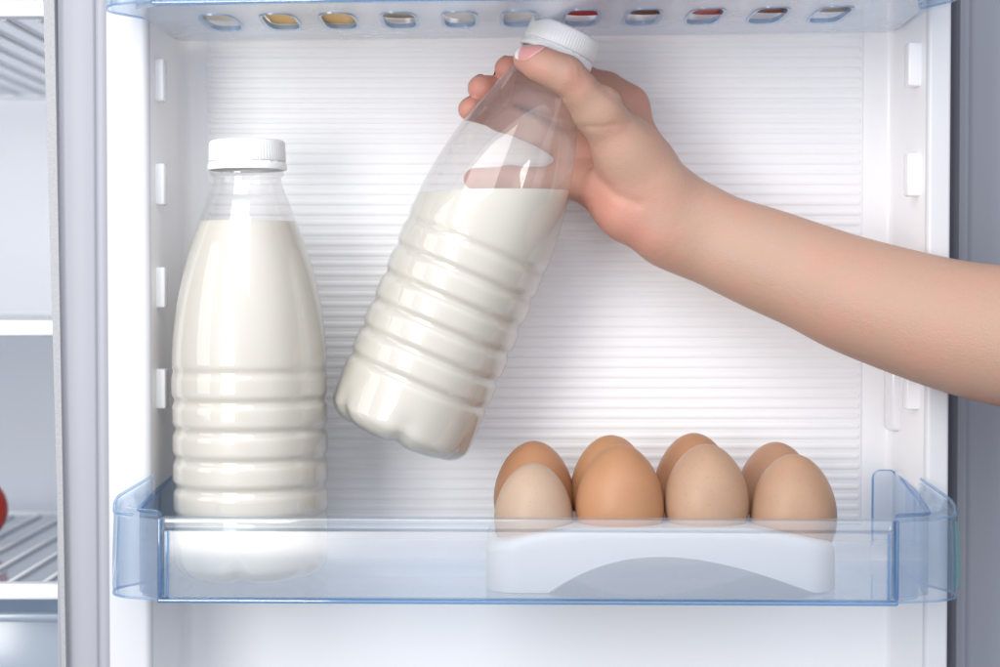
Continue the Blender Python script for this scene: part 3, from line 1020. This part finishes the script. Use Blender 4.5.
    def blob(p, r, a):
        q = np.array(mm(p)); d = np.linalg.norm(V-q, axis=1)
        np.maximum(fl, a*np.exp(-(d/(r/1000))**2), out=fl)
    for nm, pts in fingers.items():
        blob(pts[-1][:3], 15, 1.0 if nm != 'thumb' else .75); blob(pts[-2][:3], 13, .7 if nm != 'thumb' else .5)
        if nm != 'thumb': blob(pts[1][:3], 16, .55)
    for p, r, a in (((590, 200, 15), 22, .85), ((610, 215, 8), 18, .8), ((585, 165, 25), 25, .7), ((632, 240, 3), 15, .65), ((640, 100, 35), 15, .5), ((575, 70, -24), 10, .45), ((655, 130, 20), 20, .25)): blob(p, r, a)
    rel = V-np.array(CAM); dep = rel@np.array(FWD)
    vx = 500+FPX*rel[:, 0]/dep; vy = 333.5-FPX*(rel@np.array(UP))/dep
    vn = np.zeros(len(V))
    for pts in veins:
        for (x0, y0), (x1, y1) in zip(pts[:-1], pts[1:]):
            t = np.clip(((vx-x0)*(x1-x0)+(vy-y0)*(y1-y0))/((x1-x0)**2+(y1-y0)**2), 0, 1)
            vn = np.maximum(vn, np.exp(-(np.hypot(vx-x0-t*(x1-x0), vy-y0-t*(y1-y0))/7)**2)*(V[:, 1] < .02))
    av = me.attributes.new('vein', 'FLOAT', 'POINT')
    av.data.foreach_set('value', vn.astype(np.float32))
    at = me.attributes.new('flush', 'FLOAT', 'POINT')
    at.data.foreach_set('value', fl.astype(np.float32))
    o = bpy.data.objects.new('person', me)
    COL.objects.link(o)
    # ---- nails: curved plates laid on the fingertips
    def samp(p):
        g = (np.asarray(p)-lo)/h
        i = np.clip(g.astype(int), 0, n-2); f = g-i
        r = 0
        for o_ in offs:
            w = np.prod([f[a] if o_[a] else 1-f[a] for a in range(3)])
            r += w*Dm[i[0]+o_[0], i[1]+o_[1], i[2]+o_[2]]
        return r
    def nail(base, tip, nrm, length, width, over):
        b0, t0 = np.array(mm(base)), np.array(mm(tip))
        t = (t0-b0)/np.linalg.norm(t0-b0)
        nv = np.array(nrm, float); nv -= t*(nv@t); nv /= np.linalg.norm(nv)
        bi = np.cross(nv, t)
        bm = bmesh.new()
        uvw = []
        nu, nvv = 16, 12
        vs = {}
        lay = bm.verts.layers.float.new('along')
        for i in range(nu+1):
            u = i/nu
            for j in range(nvv+1):
                v = -1+2*j/nvv
                # rounded cuticle and slightly rounded free edge
                uu = u*length
                wv = width/2*(1-.55*max(0, (.35-u)/.35)**2-.10*max(0, (u-.8)/.2)**2)
                uu += (.42*length*(v*v))*(1-u)**2-.16*length*(v*v)*u
                ang = v*.95
                p = t0+t*(uu-length+over)
                dirv = nv*math.cos(ang)+bi*math.sin(ang)
                q = p+bi*(v*wv*.35)
                d = .0015
                for _ in range(60):
                    val_ = samp(q+dirv*d)
                    if val_ > -.00002: break
                    d += max(.0001, -val_*.7)
                q = q+dirv*(d+.00022)
                vert = bm.verts.new(q); vert[lay] = u
                vs[i, j] = vert
        for i in range(nu):
            for j in range(nvv):
                bm.faces.new((vs[i, j], vs[i+1, j], vs[i+1, j+1], vs[i, j+1]))
        bmesh.ops.smooth_vert(bm, verts=bm.verts, factor=.5, use_axis_x=True, use_axis_y=True, use_axis_z=True)
        bmesh.ops.smooth_vert(bm, verts=bm.verts, factor=.5, use_axis_x=True, use_axis_y=True, use_axis_z=True)
        bmesh.ops.recalc_face_normals(bm, faces=bm.faces)
        if sum(f.normal.dot(Vector(nv)) for f in bm.faces) < 0: bmesh.ops.reverse_faces(bm, faces=bm.faces)
        r = bmesh.ops.extrude_face_region(bm, geom=list(bm.faces))
        for g in r['geom']:
            if isinstance(g, bmesh.types.BMVert): g.co += Vector(nv)*.00035
        bmesh.ops.recalc_face_normals(bm, faces=bm.faces)
        return bm
    nails = []
    nails.append(nail((550, 67, -16), (528, 60, -10.5), (-.05, -.66, .75), .0165, .0110, .0068))
    nails.append(nail((535, 74, 42), (508, 69, 27), (-.8, .35, .35), .0115, .009, .0055))
    nails.append(nail((512, 92, 38), (481, 88.5, 23), (-.7, .5, .5), .012, .0095, .0055))
    nails.append(nail((503, 113, 38), (471, 108, 22), (-.7, .55, .4), .011, .009, .005))
    nails.append(nail((510, 180, 52), (475, 179, 49), (0, 1, .1), .009, .0075, .004))
    return o, nails

person, nail_bms = build_person()
tag(person, 'bare right forearm and hand reaching in from the right, gripping the tilted bottle', 'person')
# skin
m, nt, out = newmat('skin')
p = N(nt, 'ShaderNodeBsdfPrincipled'); nt.links.new(p.outputs[0], out.inputs[0])
at = N(nt, 'ShaderNodeAttribute', attribute_name='flush')
tc = N(nt, 'ShaderNodeTexCoord')
mot = N(nt, 'ShaderNodeTexNoise'); mot.inputs['Scale'].default_value = 55; mot.inputs['Detail'].default_value = 6; mot.inputs['Roughness'].default_value = .6
nt.links.new(tc.outputs['Object'], mot.inputs['Vector'])
mr = N(nt, 'ShaderNodeMapRange'); mr.inputs['From Min'].default_value = .35; mr.inputs['From Max'].default_value = .7; mr.inputs['To Min'].default_value = -.14; mr.inputs['To Max'].default_value = .34
nt.links.new(mot.outputs[0], mr.inputs[0])
ad = N(nt, 'ShaderNodeMath', operation='ADD', use_clamp=True)
nt.links.new(at.outputs['Fac'], ad.inputs[0]); nt.links.new(mr.outputs[0], ad.inputs[1])
mc = N(nt, 'ShaderNodeMix', data_type='RGBA')
mc.inputs[6].default_value = (.50, .315, .232, 1); mc.inputs[7].default_value = (.64, .285, .22, 1)
nt.links.new(ad.outputs[0], mc.inputs[0])
av = N(nt, 'ShaderNodeAttribute', attribute_name='vein')
vm = N(nt, 'ShaderNodeMath', operation='MULTIPLY'); vm.inputs[1].default_value = .13
nt.links.new(av.outputs['Fac'], vm.inputs[0])
mv = N(nt, 'ShaderNodeMix', data_type='RGBA'); mv.inputs[7].default_value = (.42, .36, .33, 1)
nt.links.new(vm.outputs[0], mv.inputs[0]); nt.links.new(mc.outputs[2], mv.inputs[6])
nt.links.new(mv.outputs[2], p.inputs['Base Color'])
p.inputs['Roughness'].default_value = .50
p.inputs['Specular IOR Level'].default_value = .38
p.inputs['Subsurface Weight'].default_value = .22
p.inputs['Subsurface Radius'].default_value = (1, .36, .2)
p.inputs['Subsurface Scale'].default_value = .006
vo = N(nt, 'ShaderNodeTexVoronoi'); vo.inputs['Scale'].default_value = 800; vo.feature = 'DISTANCE_TO_EDGE'
ns = N(nt, 'ShaderNodeTexNoise'); ns.inputs['Scale'].default_value = 260; ns.inputs['Detail'].default_value = 5
for q in (vo, ns): nt.links.new(tc.outputs['Object'], q.inputs['Vector'])
mpv = N(nt, 'ShaderNodeMapping'); mpv.inputs['Rotation'].default_value = (0, .5, 0); mpv.inputs['Scale'].default_value = (1, .7, 2.4)
nt.links.new(tc.outputs['Object'], mpv.inputs[0])
v2 = N(nt, 'ShaderNodeTexVoronoi'); v2.inputs['Scale'].default_value = 240; v2.feature = 'DISTANCE_TO_EDGE'
nt.links.new(mpv.outputs[0], v2.inputs['Vector'])
v2r = N(nt, 'ShaderNodeMapRange'); v2r.inputs['From Max'].default_value = .12; v2r.inputs['To Max'].default_value = .28
nt.links.new(v2.outputs['Distance'], v2r.inputs[0])
sm0 = N(nt, 'ShaderNodeMath', operation='ADD')
nt.links.new(v2r.outputs[0], sm0.inputs[0]); nt.links.new(vo.outputs['Distance'], sm0.inputs[1])
sm = N(nt, 'ShaderNodeMath', operation='ADD')
nt.links.new(sm0.outputs[0], sm.inputs[0]); nt.links.new(ns.outputs[0], sm.inputs[1])
bp = N(nt, 'ShaderNodeBump'); bp.inputs['Strength'].default_value = .27; bp.inputs['Distance'].default_value = .0007
nt.links.new(sm.outputs[0], bp.inputs['Height']); nt.links.new(bp.outputs[0], p.inputs['Normal'])
person.data.materials.append(m)
# nails
m, nt, out = newmat('fingernail')
p = N(nt, 'ShaderNodeBsdfPrincipled'); nt.links.new(p.outputs[0], out.inputs[0])
at = N(nt, 'ShaderNodeAttribute', attribute_name='along')
cr = N(nt, 'ShaderNodeValToRGB')
e = cr.color_ramp.elements
e[0].position = 0; e[0].color = (.80, .48, .44, 1)
e[1].position = .12; e[1].color = (.74, .33, .31, 1)
x = e.new(.76); x.color = (.78, .38, .36, 1)
x = e.new(.82); x.color = (.90, .80, .76, 1)
x = e.new(1); x.color = (.92, .85, .82, 1)
nt.links.new(at.outputs['Fac'], cr.inputs[0]); nt.links.new(cr.outputs[0], p.inputs['Base Color'])
p.inputs['Roughness'].default_value = .12; p.inputs['Coat Weight'].default_value = .5
for bmn in nail_bms:
    obj('fingernail', bmn, m, person, 60)

# ------------------------------------------------------------------ light
w = bpy.data.worlds.new('World'); sc.world = w; w.use_nodes = True
wn = w.node_tree
bg = wn.nodes['Background']
tcw = N(wn, 'ShaderNodeTexCoord'); sx = N(wn, 'ShaderNodeSeparateXYZ'); wn.links.new(tcw.outputs['Generated'], sx.inputs[0])
rw = N(wn, 'ShaderNodeMapRange'); rw.inputs['From Min'].default_value = -.6; rw.inputs['From Max'].default_value = .5
wn.links.new(sx.outputs['Z'], rw.inputs['Value'])
cw = N(wn, 'ShaderNodeMix', data_type='RGBA')
cw.inputs[6].default_value = (.30, .315, .36, 1); cw.inputs[7].default_value = (.92, .94, 1.0, 1)
ry = N(wn, 'ShaderNodeMapRange'); ry.interpolation_type = 'SMOOTHSTEP'
ry.inputs['From Min'].default_value = .15; ry.inputs['From Max'].default_value = 1.0; ry.inputs['To Min'].default_value = .45; ry.inputs['To Max'].default_value = 2.6
dt = N(wn, 'ShaderNodeVectorMath', operation='DOT_PRODUCT'); dt.inputs[1].default_value = Vector((-.08, -1, .16)).normalized()
wn.links.new(tcw.outputs['Generated'], dt.inputs[0])
wn.links.new(dt.outputs['Value'], ry.inputs['Value'])
vs_ = N(wn, 'ShaderNodeVectorMath', operation='SCALE')
wn.links.new(rw.outputs[0], cw.inputs[0]); wn.links.new(cw.outputs[2], vs_.inputs[0]); wn.links.new(ry.outputs[0], vs_.inputs['Scale'])
wn.links.new(vs_.outputs[0], bg.inputs[0])
bg.inputs[1].default_value = .74
def area(name, loc, target, sx, sy, power, col=(1, 1, 1), spread=PI):
    l = bpy.data.lights.new(name, 'AREA'); l.shape = 'RECTANGLE'; l.size, l.size_y = sx, sy
    l.energy = power; l.color = col; l.spread = spread
    o = bpy.data.objects.new(name, l); COL.objects.link(o)
    o.location = loc
    o.rotation_euler = (Vector(target)-Vector(loc)).to_track_quat('-Z', 'Y').to_euler()
    return o
area('key_softbox', (-.50, -.86, .10), (-.12, 0, .08), .33, .42, 2.9, (1, .98, .945), math.radians(150))
area('overhead_softbox', (-.28, -.62, .47), (-.15, .05, .06), .60, .36, 2.1, (1, .99, .975))
area('cabinet_fill', (-.47, .26, .12), (-.40, .45, -.05), .10, .06, .20, (.97, .98, 1))  # unseen fill light, added to brighten the cabinet interior
area('side_softbox', (-1.25, -.55, .30), (-.35, .4, .0), .55, .9, 1.9, (.95, .97, 1))

# ------------------------------------------------------------------ render settings
sc.view_settings.view_transform = 'Standard'
sc.view_settings.look = 'None'
sc.view_settings.exposure = 0
sc.view_settings.gamma = 1
cy_ = sc.cycles
cy_.use_denoising = True
try: cy_.denoiser = 'OPENIMAGEDENOISE'
except Exception: pass
cy_.max_bounces = 14; cy_.transparent_max_bounces = 40; cy_.diffuse_bounces = 8; cy_.glossy_bounces = 5
cy_.caustics_reflective = False; cy_.caustics_refractive = False
